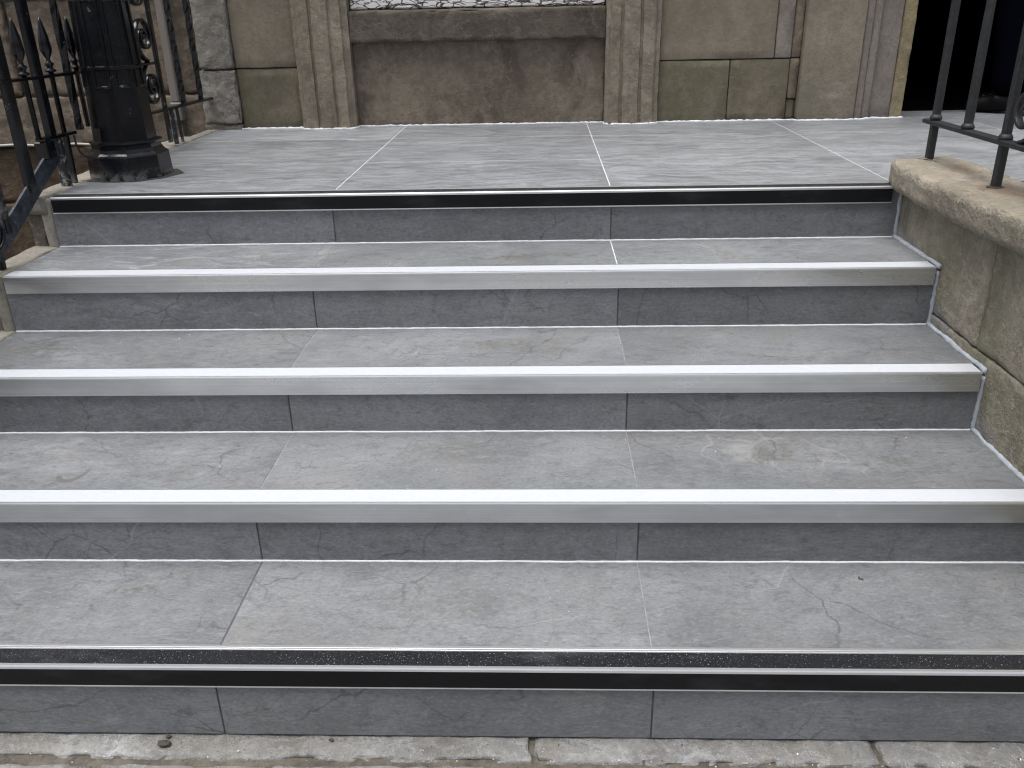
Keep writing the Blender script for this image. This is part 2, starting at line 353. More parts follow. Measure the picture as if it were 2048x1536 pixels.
def extrude_x(name, prof, x0, x1, m, parent=None, nx=1, wob=0.):
    """closed profile of (y,z) swept along x"""
    V = []; F = []; n = len(prof)
    for i in range(nx+1):
        x = x0+(x1-x0)*i/nx
        for y, z in prof: V.append((x, y, z+(wob*fbm(Vector((x*1.3, y, 2)), 2) if wob else 0)))
    for i in range(nx):
        for k in range(n): a = i*n+k; b = i*n+(k+1) % n; F.append((a, b, b+n, a+n))
    F.append(list(range(n))); F.append([nx*n+k for k in range(n)])
    return pyd(name, V, F, m, parent)
def prism_z(name, poly, z0, z1, m, parent=None, zs=None, amp=0.):
    """closed plan of (x,y) raised in z"""
    zs = zs or [z0, z1]; V = []; F = []; n = len(poly)
    for z in zs:
        for k, (x, y) in enumerate(poly): V.append((x+(amp*fbm(Vector((x*9, y*9, z*9)), 3) if amp else 0), y+(amp*fbm(Vector((x*11+5, y*9, z*8)), 4) if amp else 0), z))
    for i in range(len(zs)-1):
        for k in range(n): a = i*n+k; b = i*n+(k+1) % n; F.append((a, b, b+n, a+n))
    F.append(list(range(n))); F.append([(len(zs)-1)*n+k for k in range(n)])
    return pyd(name, V, F, m, parent)
def tube(name, pts, rad, m, parent=None, seg=8, jit=0., seed=0, flat=1.):
    """round bar through points; rad may be a list"""
    pts = [Vector(p) for p in pts]; V = []; F = []; n = len(pts); prev = None
    for i, p in enumerate(pts):
        t = (pts[min(i+1, n-1)]-pts[max(i-1, 0)]).normalized()
        a = prev if prev else (Vector((0, 0, 1)) if abs(t.z) < .9 else Vector((1, 0, 0)))
        x = (a-t*a.dot(t)).normalized(); y = t.cross(x); prev = x
        r = rad[i] if isinstance(rad, (list, tuple)) else rad
        for k in range(seg):
            an = 2*math.pi*k/seg; rr = r*(1+(jit*fbm(p*60+Vector((seed, k*.7, 0)), 3) if jit else 0))
            V.append(p+x*math.cos(an)*rr+y*math.sin(an)*rr*flat)
    for i in range(n-1):
        for k in range(seg): a = i*seg+k; b = i*seg+(k+1) % seg; F.append((a, b, b+seg, a+seg))
    F.append(list(range(seg))); F.append([(n-1)*seg+k for k in range(seg)])
    return pyd(name, V, F, m, parent, seg > 4)
def bar(name, a, b, wx, wy, m, parent=None, twist=0., nseg=1, bev=.0, bulge=None):
    """square bar from a to b; twist in turns"""
    a = Vector(a); b = Vector(b); t = (b-a).normalized()
    ref = Vector((0, 1, 0)) if abs(t.y) < .9 else Vector((1, 0, 0))
    x = (ref.cross(t)).normalized(); y = t.cross(x); V = []; F = []
    cs = [(-.5, -.36), (-.36, -.5), (.36, -.5), (.5, -.36), (.5, .36), (.36, .5), (-.36, .5), (-.5, .36)]; n = 8
    for i in range(nseg+1):
        q = i/nseg; p = a+(b-a)*q; an = 2*math.pi*twist*q; c, s_ = math.cos(an), math.sin(an); k = bulge(q) if bulge else 1
        for u, v in cs:
            uu = u*wx*k; vv = v*wy*k; V.append(p+x*(uu*c-vv*s_)+y*(uu*s_+vv*c))
    for i in range(nseg):
        for k in range(n): e = i*n+k; f = i*n+(k+1) % n; F.append((e, f, f+n, e+n))
    F.append(list(range(n))); F.append([nseg*n+k for k in range(n)])
    return pyd(name, V, F, m, parent)
def lathe(name, prof, c, m, parent=None, n=16, rot=0., ph=0., smooth=True):
    V = []; F = []
    for r, z in prof:
        for k in range(n): a = ph+2*math.pi*k/n; V.append((c[0]+r*math.cos(a), c[1]+r*math.sin(a), c[2]+z))
    for i in range(len(prof)-1):
        for k in range(n): a = i*n+k; b = i*n+(k+1) % n; F.append((a, b, b+n, a+n))
    F.append(list(range(n))); F.append([(len(prof)-1)*n+k for k in range(n)])
    return pyd(name, V, F, m, parent, smooth)
def wob_line(a, b, step, amp, seed=0):
    a = Vector(a); b = Vector(b); n = max(1, int((b-a).length/step)); out = []
    for i in range(n+1):
        p = a+(b-a)*i/n; out.append(p+Vector((0, amp*fbm(p*14+Vector((seed, 0, 0)), 3), amp*.5*fbm(p*14+Vector((0, seed, 3)), 3))))
    return out

# ------------------------------------------------------------------ measurements (metres; origin on the top nosing)
Z = {5: 0., 4: -.1637, 3: -.3384, 2: -.5053, 1: -.6726, 0: -.8668}
Y = {5: 0., 4: -.3403, 3: -.6932, 2: -1.048, 1: -1.4021}
OV, NH, ND = .0099, .0512, .0655
XL, XR = -.927, 1.808
WALL_Y = 1.69

# ================================================================== ground
gp = struct(pyd('pavement', [(-60, -90, Z[0]-.012), (60, -90, Z[0]-.012), (60, -1.49, Z[0]-.012), (2.06, -1.49, Z[0]-.012), (-60, -1.49, Z[0]-.012)], [(0, 1, 2, 3, 4)], 'pave'))
gr = struct(pyd('side_area', [(2.0, -1.49, Z[0]-.014), (60, -1.49, Z[0]-.014), (60, 1.9, Z[0]-.014), (2.0, 1.9, Z[0]-.014)], [(0, 1, 2, 3)], 'pave'))
gl = struct(pyd('light_well_floor', [(-60, -1.52, -2.1), (-.9, -1.52, -2.1), (-.9, 1.9, -2.1), (-60, 1.9, -2.1)], [(0, 1, 2, 3)], 'ground'))
box('retaining_wall', (-60, -1.56, -2.1), (-1.04, -1.492, Z[0]-.015), 'rubble_dark', gl)
# dirt bed, then the old strip stones and the first row of slabs
bed = box('joint_bed', (-1.3, -2.1, Z[0]-.05), (2.3, -1.37, Z[0]-.0085), 'dirt', gp)
xs = [-1.28, -.62, .655, 1.36, 2.25]
for i in range(len(xs)-1):
    rough_box('strip_stone', (xs[i]+.002, -1.452+random.uniform(-.004, .004), Z[0]-.05), (xs[i+1]-.002, -1.37, Z[0]+random.uniform(-.001, .001)), .011, .0035, .009, 'pave', gp, freq=18, seed=i+3, skip=('-z', '+y'), chips=.030)
xs = [-1.3, -.24, .12, .61, 1.40, 2.3]
for i in range(len(xs)-1):
    rough_box('paving_slab', (xs[i]+.002, -2.06, Z[0]-.05), (xs[i+1]-.002, -1.460+random.uniform(-.004, .003), Z[0]+random.uniform(-.003, .0)), .02, .003, .010, 'pave', gp, freq=16, seed=i+30, skip=('-z',), chips=.030)

# ================================================================== staircase
st = thing('staircase', 'flight of five grey slate-look tiled steps with metal and black nosings', 'stairs', (.44, -1.4, Z[0]))
JX = [XL, 0., .9, XR]
# cement core (stepped solid)
prof = [(.55, Z[0]-.05)]
pr = [(Y[1]+.02, Z[0]-.05)]
for k in (1, 2, 3, 4, 5):
    pr.append((Y[k]+.02, Z[k]-.0105))
    if k < 5: pr.append((Y[k+1]+.02, Z[k]-.0105))
pr += [(.06, Z[5]-.0105), (.06, Z[0]-.05)]
extrude_x('cement_core', pr, XL+.003, XR+.01, 'core', st)
G = .0017
def tile(name, lo, hi, m, parent): return box(name, lo, hi, m, parent, .0009)
for k in (1, 2, 3, 4, 5):
    yr = Y[k]+OV
    for i in range(3):
        x0 = JX[i]+(G if i else 0); x1 = JX[i+1]-(G if i < 2 else 0)
        tile('riser_tile', (x0, yr, Z[k-1]+(.001 if k > 1 else .0045)), (x1, yr+.0095, Z[k]-.0125), 'tile', st)
        if k < 5:
            tile('tread_tile', (x0, Y[k]+ND+.0008, Z[k]-.010), (x1, Y[k+1]+OV-.001, Z[k]), 'tile_hazed' if (k == 4 and i == 0) else 'tile', st)
    for x in (0., .9):
        box('riser_grout', (x-G, yr+.0022, Z[k-1]+.002), (x+G, yr+.009, Z[k]-.013), 'grout_dark', st)
        if k < 5: box('tread_grout', (x-G, Y[k]+ND+.001, Z[k]-.009), (x+G, Y[k+1]+OV-.001, Z[k]-.0011), 'grout_pale' if (k == 4 and x > .5) else ('grout_dark' if (k == 1 and x < .5) else 'grout_mid'), st)
    # sealant bead in the corner between riser and the tread below
    if k > 1:
        p = wob_line((XL, yr-.0005, Z[k-1]+.0005), (XR, yr-.0005, Z[k-1]+.0005), .012, .0012, k)
        tube('sealant_bead', p, .0031, 'sealant', st, 6, .25, k)
# nosings
def nosing(k, kind):
    y, z = Y[k], Z[k]; xa, xb = (XL+.008, XR-.016)
    if k == 5: xa, xb = XL+.010, XR-.030
    if k in (1, 2, 3): xa = XL
    if k < 5: xb = XR-.010
    if kind == 'alu':
        pf = [(0, -.0008), (.0010, .0012), (.006, .0012), (.006, .0004), (.0605, .0004), (.0605, .0014), (.0655, .0014), (.0655, -.0115), (.0095, -.0115), (.0095, -.0512), (0, -.0512)]
        n = extrude_x('step_nosing', [(y+a, z+b) for a, b in pf], xa, xb, 'alu', st)
        extrude_x('grip_insert', [(y+a, z+b) for a, b in [(.0063, .0005), (.0063, .0017), (.0602, .0017), (.0602, .0005)]], xa+.0005, xb-.0005, 'white', n)
        extrude_x('edge_strip', [(y+a, z+b) for a, b in [(-.0004, -.0035), (-.0004, -.0006), (.0008, .0017), (.0056, .0017), (.0056, .0011), (.001, .001), (.0002, -.0009), (.0002, -.0035)]], xa, xb, 'bright', n)
    else:
        pf = [(-.0006, -.0065), (-.0006, -.001), (.0012, .0018), (.0075, .0018), (.0075, .0004), (.0500, .0004), (.0500, .0022), (.0530, .0022), (.0535, .0008), (.0550, .0008), (.0555, .0022), (.0580, .0022), (.0585, .0008), (.0600, .0008), (.0605, .0022), (.0655, .0022),
              (.0655, -.0115), (.0095, -.0115), (.0095, -.0512), (-.0006, -.0512), (-.0006, -.0480), (.0008, -.0480), (.0008, -.0065)]
        n = extrude_x('step_nosing', [(y+a, z+b) for a, b in pf], xa, xb, 'bright', st)
        extrude_x('grip_insert', [(y+a, z+b) for a, b in [(.0078, .0005), (.0078, .0019), (.0497, .0019), (.0497, .0005)]], xa+.0005, xb-.0005, 'grit', n)
        extrude_x('front_insert', [(y+a, z+b) for a, b in [(.0006, -.0478), (-.0004, -.0478), (-.0004, -.0067), (.0006, -.0067)]], xa+.0005, xb-.0005, 'black', n)
for k in (1, 5): nosing(k, 'black')
for k in (2, 3, 4): nosing(k, 'alu')
# mortared left-hand ends: pointed top band, smooth riser strip and a rough stone end
for k in (1, 2, 3, 4, 5):
    yb = Y[k+1]+.02 if k < 5 else .06
    if k < 5:
        rough_box('mortar_band', (-1.022, Y[k]+.004, Z[k]-.05), (XL-.001, yb, Z[k]+.0015), .014, .003, .006, 'mortar', st, freq=13, seed=k, skip=('-z',), chips=.010)
    rough_box('mortar_strip', (XL-.038, Y[k]+.006, Z[k-1]-.01), (XL-.0005, Y[k]+.05, Z[k]-.004), .013, .002, .005, 'mortar', st, freq=14, seed=k+9, chips=.004)
    rough_box('step_end_stone', (-1.018, Y[k]+.013, Z[k-1]-.02), (XL-.036, yb+.02, Z[k]-.042), .012, .007, .012, 'mortar_rough', st, freq=15, seed=k+20, chips=.01)
box('stair_side_wall', (-1.012, -1.385, -2.1), (XL-.01, 1.7, Z[0]), 'rubble_dark', st)
for k in (1, 2, 3, 4): box('stair_side_wall', (-1.008, Y[k]+.06, Z[0]-.001), (XL-.012, 1.69, Z[k]-.052), 'rubble_dark', st)

# ================================================================== landing
ld = struct(extrude_x('landing', [(.061, -.0105), (4.9, -.0105), (4.9, -.9), (.061, -.9)], XL+.003, 4.6, 'core'))
LX = [XL-.008, 0., .9, 1.8, 2.7, 3.6, 4.5]; LY = [ND+.001, .5994, 1.2392, 1.97]
for j in range(3):
    for i in range(6):
        y1 = LY[j+1]-G*1.2
        if j == 2 and i < 3: y1 = WALL_Y+.03
        box('floor_tile', (LX[i]+(G*1.05 if i else 0), LY[j]+(G*1.2 if j else 0), -.010), (LX[i+1]-G*1.05, y1, 0.), 'tile_landing', ld, .0009)
for x in LX[1:-1]: box('floor_grout', (x-G*1.05, ND+.002, -.009), (x+G*1.05, 1.70 if x < 2.4 else 1.96, -.0008), 'grout_pale', ld)
for y in LY[1:3]: box('floor_grout', (XL-.006, y-G*1.2, -.009), (4.5, y+G*1.2, -.0012), 'grout_pale', ld)
# mortar kerb down the left edge of the landing
for i, (y0, y1, xo) in enumerate(((.004, .30, -1.020), (.30, .62, -1.035), (.62, 1.02, -1.055), (1.02, 1.40, -1.045), (1.40, 1.70, -1.0))):
    rough_box('mortar_kerb', (xo, y0-.004, -.06), (XL-.0095, y1+.004, .002+.0015*(i % 2)), .016, .004, .007, 'mortar', ld, freq=12, seed=40+i, skip=('-z',), chips=.012)
for i in range(3):
    for q in range(2): rough_box('landing_front_stone', (2.03+.86*i+.003, .030, Z[0]-.02+.425*q+.003), (2.03+.86*(i+1)-.003, .0605, Z[0]-.02+.425*(q+1)-.003), .05, .003, .006, 'wallstone', ld, freq=9, seed=80+i+3*q, skip=('+y',))
box('landing_side_wall', (-.995, .06, -2.1), (XL, 1.70, -.055), 'rubble_dark', ld)

# ================================================================== building front
bd = thing('stone_building', 'weathered brown sandstone building front with pilasters, window sill and dark doorway', 'building', (.7, 1.7, 0))
BY = 1.78
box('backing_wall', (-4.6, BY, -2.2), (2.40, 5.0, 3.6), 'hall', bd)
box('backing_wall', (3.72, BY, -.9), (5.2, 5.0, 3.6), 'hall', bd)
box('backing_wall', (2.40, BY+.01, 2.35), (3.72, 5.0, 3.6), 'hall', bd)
box('hall_floor', (2.40, 1.955, -.3), (3.72, 5.0, .004), 'black_floor', bd)
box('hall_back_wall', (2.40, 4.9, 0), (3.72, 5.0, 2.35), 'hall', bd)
def stone(x0, x1, z0, z1, yf, m, amp=.0012, step=.035, bev=.004, seed=0, chips=.004, freq=8, name='wall_stone'):
    return rough_box(name, (x0, yf, z0), (x1, BY+.01, z1), step, amp, bev, m, bd, freq=freq, seed=seed, skip=('+y',), chips=chips)
J = .0022
# smooth ashlar left of the window
stone(-.815, -.507-J, .002, .2855-J, 1.672, 'ash_green', seed=1, chips=.006)
stone(-.815, -.507-J, .2855+J, .86, 1.668, 'ash', seed=2, chips=.004)
# ashlar right of the window
stone(1.243, 1.581-J, .002, .2845-J, 1.668, 'ash_green', seed=3, chips=.005)
stone(1.581+J, 1.866-J, .002, .2845-J, 1.669, 'ash_green', seed=4, chips=.012)
stone(1.866+J, 1.914, .10, .2845-J, 1.680, 'ash_green', seed=5, chips=.008)
stone(1.868+J, 1.914, .002, .10-J, 1.688, 'ash_green', seed=15, amp=.004, chips=.012, step=.012)
stone(1.243, 1.787-J, .2845+J, .86, 1.666, 'ash', seed=6, chips=.003)
stone(1.787+J, 1.868-J, .2845+J, .86, 1.668, 'mould', seed=7, chips=.006)
stone(1.868+J, 1.914, .2845+J, .86, 1.682, 'panel', seed=8)
for x0, x1 in ((-.815, -.507), (1.243, 1.914)):
    for q in range(3): stone(x0, x1, .86+J+q*.91, .86+.91*(q+1)-J, 1.668, 'ash', step=.1, seed=50+q)
# moulded pilasters beside the window (plan profile raised in z)
def pilaster(x0, x1, flip, nm='pilaster'):
    W_ = x1-x0
    pf = [(0, 0), (0, .048), (.018, .050), (.024, .062), (.030, .068), (.082, .070), (.086, .060), (.094, .060), (.100, .074), (.150, .078), (.172, .072), (.178, .060), (.186, .062), (.192, .068), (.236, .070), (.242, .058), (.256, .050), (W_, .046), (W_, 0)]
    pts = [((x0+a) if not flip else (x1-a), 1.686-b) for a, b in pf]
    pts[0] = (pts[0][0], BY); pts[-1] = (pts[-1][0], BY)
    d = []
    for k in range(len(pts)-1):
        a, b = pts[k], pts[k+1]; n = max(1, int(math.dist(a, b)/.012)) if 0 < k < len(pts)-2 else 1
        d += [(a[0]+(b[0]-a[0])*t/n, a[1]+(b[1]-a[1])*t/n) for t in range(n)]
    d.append(pts[-1])
    return prism_z(nm, d, .002, 3.0, 'pil', bd, zs=[.002+.8*t/60 for t in range(61)]+[1.5, 2.2, 3.0], amp=.0030)
pilaster(-.505, -.237, False); pilaster(.983, 1.240, True)
# panel below the window, sill, window
rough_box('window_apron', (-.237, 1.693, .002), (.983, BY+.01, .40), .014, .0028, .004, 'panel', bd, freq=6, seed=11, skip=('+y',), chips=.004)
def sillshape(p):
    if p.z > .50: p = Vector((p.x, p.y, p.z-.10*max(0, 1.72-p.y)))
    return p
rough_box('window_sill', (-.236, 1.640, .392), (.982, BY+.01, .536), .012, .0022, .006, 'sill', bd, freq=9, seed=12, skip=('+y',), chips=.014, shear=sillshape)
wd = box('window', (-.236, 1.745, .53), (.982, 1.79, 2.5), 'glass', bd)
box('frame_rail', (-.232, 1.690, .537), (.978, 1.744, .66), 'peel', wd, .006)
box('frame_stile', (-.232, 1.692, .662), (-.15, 1.744, 2.5), 'peel', wd, .006); box('frame_stile', (.896, 1.692, .662), (.978, 1.744, 2.5), 'peel', wd, .006)
box('frame_rail', (-.148, 1.694, 1.50), (.894, 1.744, 1.56), 'peel', wd, .006)
box('lintel', (-.236, 1.65, 2.5), (.982, BY, 3.0), 'ash', bd, .005)
box('cornice', (-.816, 1.56, 3.0), (5.0, BY, 3.6), 'ash', bd, .01)
# door surround
stone(1.916, 2.192-J, .002, .62, 1.640, 'pier', seed=13, chips=.004, bev=.007); stone(1.916, 2.192-J, .62+J, 3.0, 1.640, 'pier', seed=14, step=.1)
for q, (x0, x1, yf) in enumerate(((2.193, 2.228, 1.652), (2.2295, 2.268, 1.662), (2.2695, 2.372, 1.684))):
    stone(x0, x1, .002, 3.0, yf, 'mould', seed=16+q, step=.05, bev=.006, name='door_moulding')
stone(2.376, 2.437, .002, 3.0, 1.690, 'jamb', seed=19, step=.014, amp=.003, bev=.006, chips=.006, name='door_jamb')
stone(3.66, 3.76, .002, 3.0, 1.690, 'jamb', seed=20, step=.05, name='door_jamb'); stone(3.762, 5.2, .002, 3.0, 1.665, 'ash', seed=21, step=.1)
box('door_head', (2.376, 1.69, 2.3), (3.76, BY+.02, 3.0), 'mould', bd, .01)
# grey quoin and basement rubble on the left
rough_box('quoin_stone', (-.985, 1.645, .285), (-.818, BY+.01, .87), .008, .0030, .006, 'grey_stone', bd, freq=24, seed=22, skip=('+y',), chips=.012)
rough_box('quoin_stone', (-1.000, 1.650, .03), (-.818, BY+.01, .280), .008, .0036, .006, 'grey_stone', bd, freq=24, seed=23, skip=('+y',), chips=.014)
rough_box('quoin_stone', (-1.01, 1.655, -.5), (-.818, BY+.01, .026), .012, .006, .012, 'mortar_rough', bd, freq=12, seed=24, skip=('+y',), chips=.02)
rows = [(-2.1, -1.75), (-1.75, -1.38), (-1.38, -1.05), (-1.05, -.70), (-.70, -.36), (-.36, -.075), (-.075, .17), (.17, .615), (.615, .95), (.95, 1.4), (1.4, 1.9), (1.9, 2.4), (2.4, 3.0)]
for ri, (z0, z1) in enumerate(rows):
    x = -1.004
    near = -.8 < z0 < .7
    first = {7: .40, 6: .34, 5: .52, 8: .5, 4: .4}.get(ri, .5)
    while x > -4.4:
        L = first if x > -1.1 else random.uniform(.36, .62)
        if ri == 7 and x < -1.3: L = {0: .52}.get(0) if x > -1.5 else random.uniform(.4, .6)
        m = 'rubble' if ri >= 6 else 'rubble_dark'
        vis = near and x > -2.4
        rough_box('rubble_stone', (x-L+.006, 1.705+random.uniform(-.012, .012), z0+.005), (x-.006, BY+.01, z1-.005), .014 if vis else .08, .006, .009, m, bd, freq=15, seed=100+ri*11+int(-x*7), skip=('+y',), chips=.012)
        x -= L
box('rubble_mortar', (-4.5, 1.732, -2.1), (-.99, BY-.001, 3.0), 'mortar_rough', bd)
# white sealant along the wall base
pl = [(-.99, 1.655), (-.818, 1.655), (-.812, 1.666), (-.51, 1.664), (-.506, 1.634), (-.46, 1.612), (-.27, 1.612), (-.236, 1.636), (-.234, 1.689), (.982, 1.689), (.984, 1.634), (1.03, 1.610), (1.20, 1.612), (1.240, 1.636), (1.243, 1.662), (1.90, 1.664), (1.917, 1.634), (2.19, 1.634), (2.20, 1.645), (2.268, 1.656), (2.28, 1.678), (2.374, 1.680), (2.44, 1.684)]
for i in range(len(pl)-1):
    a, b = pl[i], pl[i+1]
    n = max(2, int(math.dist(a, b)/.012))
    pts = []
    for t in range(n+1):
        p = Vector((a[0]+(b[0]-a[0])*t/n, a[1]+(b[1]-a[1])*t/n, .001)); pts.append(p+Vector((0, .003*fbm(p*13, 3)-.001, 0)))
    if i == 0: continue
    tube('wall_sealant', pts, .0058, 'sealant', ld, 6, .7, i)

# ================================================================== parapet wall on the right
pw = thing('parapet_wall', 'low sandstone side wall with rounded coping on the right of the steps', 'wall', (1.9, -.7, Z[0]))
WX = XR+.004
cuts = [(-1.55, -1.02), (-1.02, -.608), (-.608, .06)]
for i, (y0, y1) in enumerate(cuts):
    rough_box('wall_stone', (WX, y0+.002, -.302), (2.0, y1-.002, -.002), .014, .0038, .006, 'wallstone', pw, freq=10, seed=60+i, skip=('+x', '-z', '+z'), chips=.005)
for i, (y0, y1) in enumerate([(-1.55, -.93), (-.93, .03)]):
    rough_box('wall_stone', (WX-.002, y0+.002, -.62), (2.0, y1-.002, -.306), .016, .0042, .007, 'wallstone', pw, freq=9, seed=66+i, skip=('+x', '-z'), chips=.008)
rough_box('wall_stone', (WX-.003, -1.55, -.95), (2.0, .02, -.624), .02, .004, .008, 'wallstone', pw, freq=9, seed=69, skip=('+x', '-z'), chips=.008)
box('wall_pointing', (WX+.010, -1.54, -.95), (1.995, .05, -.01), 'mortar', pw)
def cop(p):      # worn: end rounded, top dished, underside bitten
    x, y, z = p
    if y > -.06: k = (y+.06)/.16; x = x+(.028*k*k if x < 1.9 else -.05*k*k)
    return Vector((x, y+.02*math.sin(x*30), z-.006*math.cos((y+.3)*5)))
rough_box('coping_stone', (1.768, -.86, -.012), (2.028, .10, .072), .0075, .0020, .019, 'coping', pw, freq=30, seed=75, chips=.008, shear=cop)
rough_box('coping_stone', (1.768, -1.62, -.010), (2.028, -.866, .074), .011, .0020, .019, 'coping', pw, freq=30, seed=76, chips=.008)
# grey bead between the flight and the wall
for k in (1, 2, 3, 4):
    y0, y1 = Y[k]+.004, Y[k+1]+OV
    tube('sealant_bead', wob_line((WX-.003, y0, Z[k]+.002), (WX-.003, y1, Z[k]+.002), .010, .0015, k), .0075, 'sealant_grey', pw, 7, .5, k)
    tube('sealant_bead', [Vector((WX-.003, Y[k+1]+OV-.001, Z[k]+(Z[k+1]-Z[k]-.012)*t/14)) for t in range(15)], .0062, 'sealant_grey', pw, 7, .6, k+5)

# ================================================================== right railing
rr = thing('iron_railing', 'dark grey iron railing standing on the stone coping at right', 'railing', (1.9, -.4, .07), 'iron stair railings')
RX = 1.903
tz = .07
bar('bottom_rail', (RX, .125, .182), (RX, -1.5, .192), .014, .036, 'paint_dusty', rr)
bar('hand_rail', (RX, .13, 1.0), (RX, -1.5, 1.0), .016, .045, 'paint_dusty', rr)
ys = [.072, -.145, -.365, -.585, -.805, -1.025, -1.245, -1.465]
for i, y in enumerate(ys):
    tw = (i % 2 == 1)
    bar('baluster', (RX, y, .189), (RX, y, .992), .021, .021, 'paint_dusty', rr, twist=.35 if tw else 0, nseg=24 if tw else 1)
    if i in (0, 2, 4, 6):
        bar('foot', (RX, y, tz-.02), (RX, y, .178), .022, .022, 'paint_dusty', rr)
        lathe('base_collar', [(.024, -.004), (.022, .0015), (.013, .004)], (RX, y, tz-.0035), 'gap', rr, 10)
    lathe('collar', [(.013, 0), (.019, .004), (.019, .010), (.014, .018)], (RX, y, .189), 'paint_dusty', rr, 8)
def spiral(c, r0, r1, turns, a0, plane='yz', n=40, sg=1):
    out = []
    for i in range(n+1):
        t = i/n; r = r0+(r1-r0)*t**.8; a = a0+sg*turns*2*math.pi*t
        u, v = r*math.cos(a), r*math.sin(a)
        out.append(Vector((c[0], c[1]+u, c[2]+v)) if plane == 'yz' else Vector((c[0]+u, c[1], c[2]+v)))
    return out
def ribbon(name, pts, hw, ht, m, parent):
    V = []; F = []; n = len(pts)
    for i, p in enumerate(pts):
        t = (pts[min(i+1, n-1)]-pts[max(i-1, 0)]).normalized(); nn = Vector((1, 0, 0)).cross(t)
        for a, b in ((-1, -.6), (-.7, -1), (.7, -1), (1, -.6), (1, .6), (.7, 1), (-.7, 1), (-1, .6)): V.append(p+Vector((a*hw, 0, 0))+nn*(b*ht))
    for i in range(n-1):
        for k in range(8): a = i*8+k; b = i*8+(k+1) % 8; F.append((a, b, b+8, a+8))
    F.append(list(range(8))); F.append([(n-1)*8+k for k in range(8)])
    return pyd(name, V, F, m, parent, True)
for y in (-.365, -.805, -1.245):
    for q, (dz, sg, a0) in enumerate(((.062, 1, math.pi*1.5), (.19, -1, math.pi*.5))):
        ribbon('scroll', spiral((RX, y-.078, .205+dz), .072, .014, 1.7, a0, sg=-sg, n=60), .010, .0055, 'paint_dusty', rr)
        lathe('scroll_eye', [(.001, -.009), (.012, -.006), (.012, .006), (.001, .009)], (RX, y-.078, .205+dz), 'paint_dusty', rr, 8)

# ================================================================== left railing
lr = thing('iron_railing', 'black painted iron railing with spear heads beside the light well at left', 'railing', (-.958, .5, 0), 'iron stair railings')
LXR = -.958
P = 'paint'
bar('bottom_rail', (LXR, .095, .172), (LXR, .30, .168), .012, .034, P, lr); bar('bottom_rail', (LXR, .48, .165), (LXR, 1.69, .152), .012, .032, P, lr)
bar('mid_rail', (LXR, -.10, .362), (LXR, 1.06, .350), .011, .032, P, lr)
bar('hand_rail', (LXR, -.10, 1.05), (LXR, 1.70, 1.05), .018, .05, P, lr)
def spear(y, z0=.368):
    pr_ = [(.010, -.195), (.010, 0), (.022, .003), (.022, .008), (.011, .012), (.012, .020), (.018, .024), (.018, .028), (.009, .034), (.008, .042), (.020, .062), (.023, .075), (.018, .115), (.008, .155), (.001, .172)]
    o = lathe('spear_bar', pr_, (0, 0, 0), P, lr, 10)
    for v in o.data.vertices: v.co = Vector((LXR+v.co.x*.75, y+v.co.y, z0+v.co.z))
for y in (.087, .250, .42): spear(y)
for y in (-.022, .163, .358): 
    tw = y == .358
    bar('baluster', (LXR, y, (.17 if y > .1 else .025)), (LXR, y, 1.045), .022, .046 if y < .3 else .024, P, lr, twist=1.2 if tw else 0, nseg=40 if tw else 1)
for y in (1.318, 1.535): bar('twisted_baluster', (LXR, y, .156), (LXR, y-.02, 1.045), .021, .021, P, lr, twist=2.6, nseg=90)
bar('flat_bar', (LXR, 1.105, .02), (LXR, 1.105, 1.045), .014, .030, P, lr)
bar('foot', (LXR, 1.165, -.01), (LXR, 1.165, .152), .017, .017, 'paint_worn', lr); bar('foot', (LXR, 1.235, .0), (LXR, 1.225, .152), .012, .012, P, lr)
bar('foot', (LXR, .192, -.01), (LXR, .192, .166), .030, .024, 'paint_worn', lr); bar('foot', (LXR-.01, .262, -.04), (LXR-.005, .262, .165), .018, .018, P, lr)
box('end_plate', (LXR-.022, .086, .108), (LXR+.020, .140, .164), P, lr, .003)
# stacked scrolls between the column and the flat bar
for q, (cz, rad, a0, sg) in enumerate(((.262, .092, math.pi*.5, 1), (.455, .092, math.pi*1.5, -1), (.640, .092, math.pi*.5, 1), (.83, .092, math.pi*1.5, -1))):
    c = (LXR, 1.010, cz)
    ribbon('scroll', spiral(c, rad, .016, 1.75, a0, sg=sg, n=64), .012, .0055, P, lr)
    lathe('scroll_eye', [(.001, -.012), (.013, -.008), (.015, 0), (.013, .008), (.001, .012)], c, P, lr, 10)
# raking lower rail down the flight with its balusters and feet
sl = (Z[4]-Z[2])/(Y[4]-Y[2])
def rake(y): return .112+(y-.15)*.505
bar('raking_rail', (LXR, .165, rake(.165)), (LXR, -1.5, rake(-1.5)), .011, .060, 'paint_rail', lr, nseg=1)
bar('raking_hand_rail', (LXR, -.10, 1.05), (LXR, -1.5, 1.05-1.4*.505), .018, .05, P, lr); bar('raking_mid_rail', (LXR, -.10, .362), (LXR, -1.5, .362-1.4*.505), .011, .032, P, lr)
for i in range(8):
    y = -.20-.182*i
    bar('baluster', (LXR, y, rake(y)), (LXR, y, rake(y)+.86), .024, .024, P, lr, twist=1.4 if i % 2 else 0, nseg=40 if i % 2 else 1)
for k in (4, 3, 2, 1):
    y = Y[k]+.085; bar('foot', (LXR-.018, y, Z[k]-.03), (LXR-.005, y-.012, rake(y)-.005), .030, .024, P, lr)
ribbon('scroll', spiral((LXR+.004, -.290, rake(-.285)+.075), .072, .014, 1.6, math.pi*1.4, n=60), .011, .0055, P, lr)

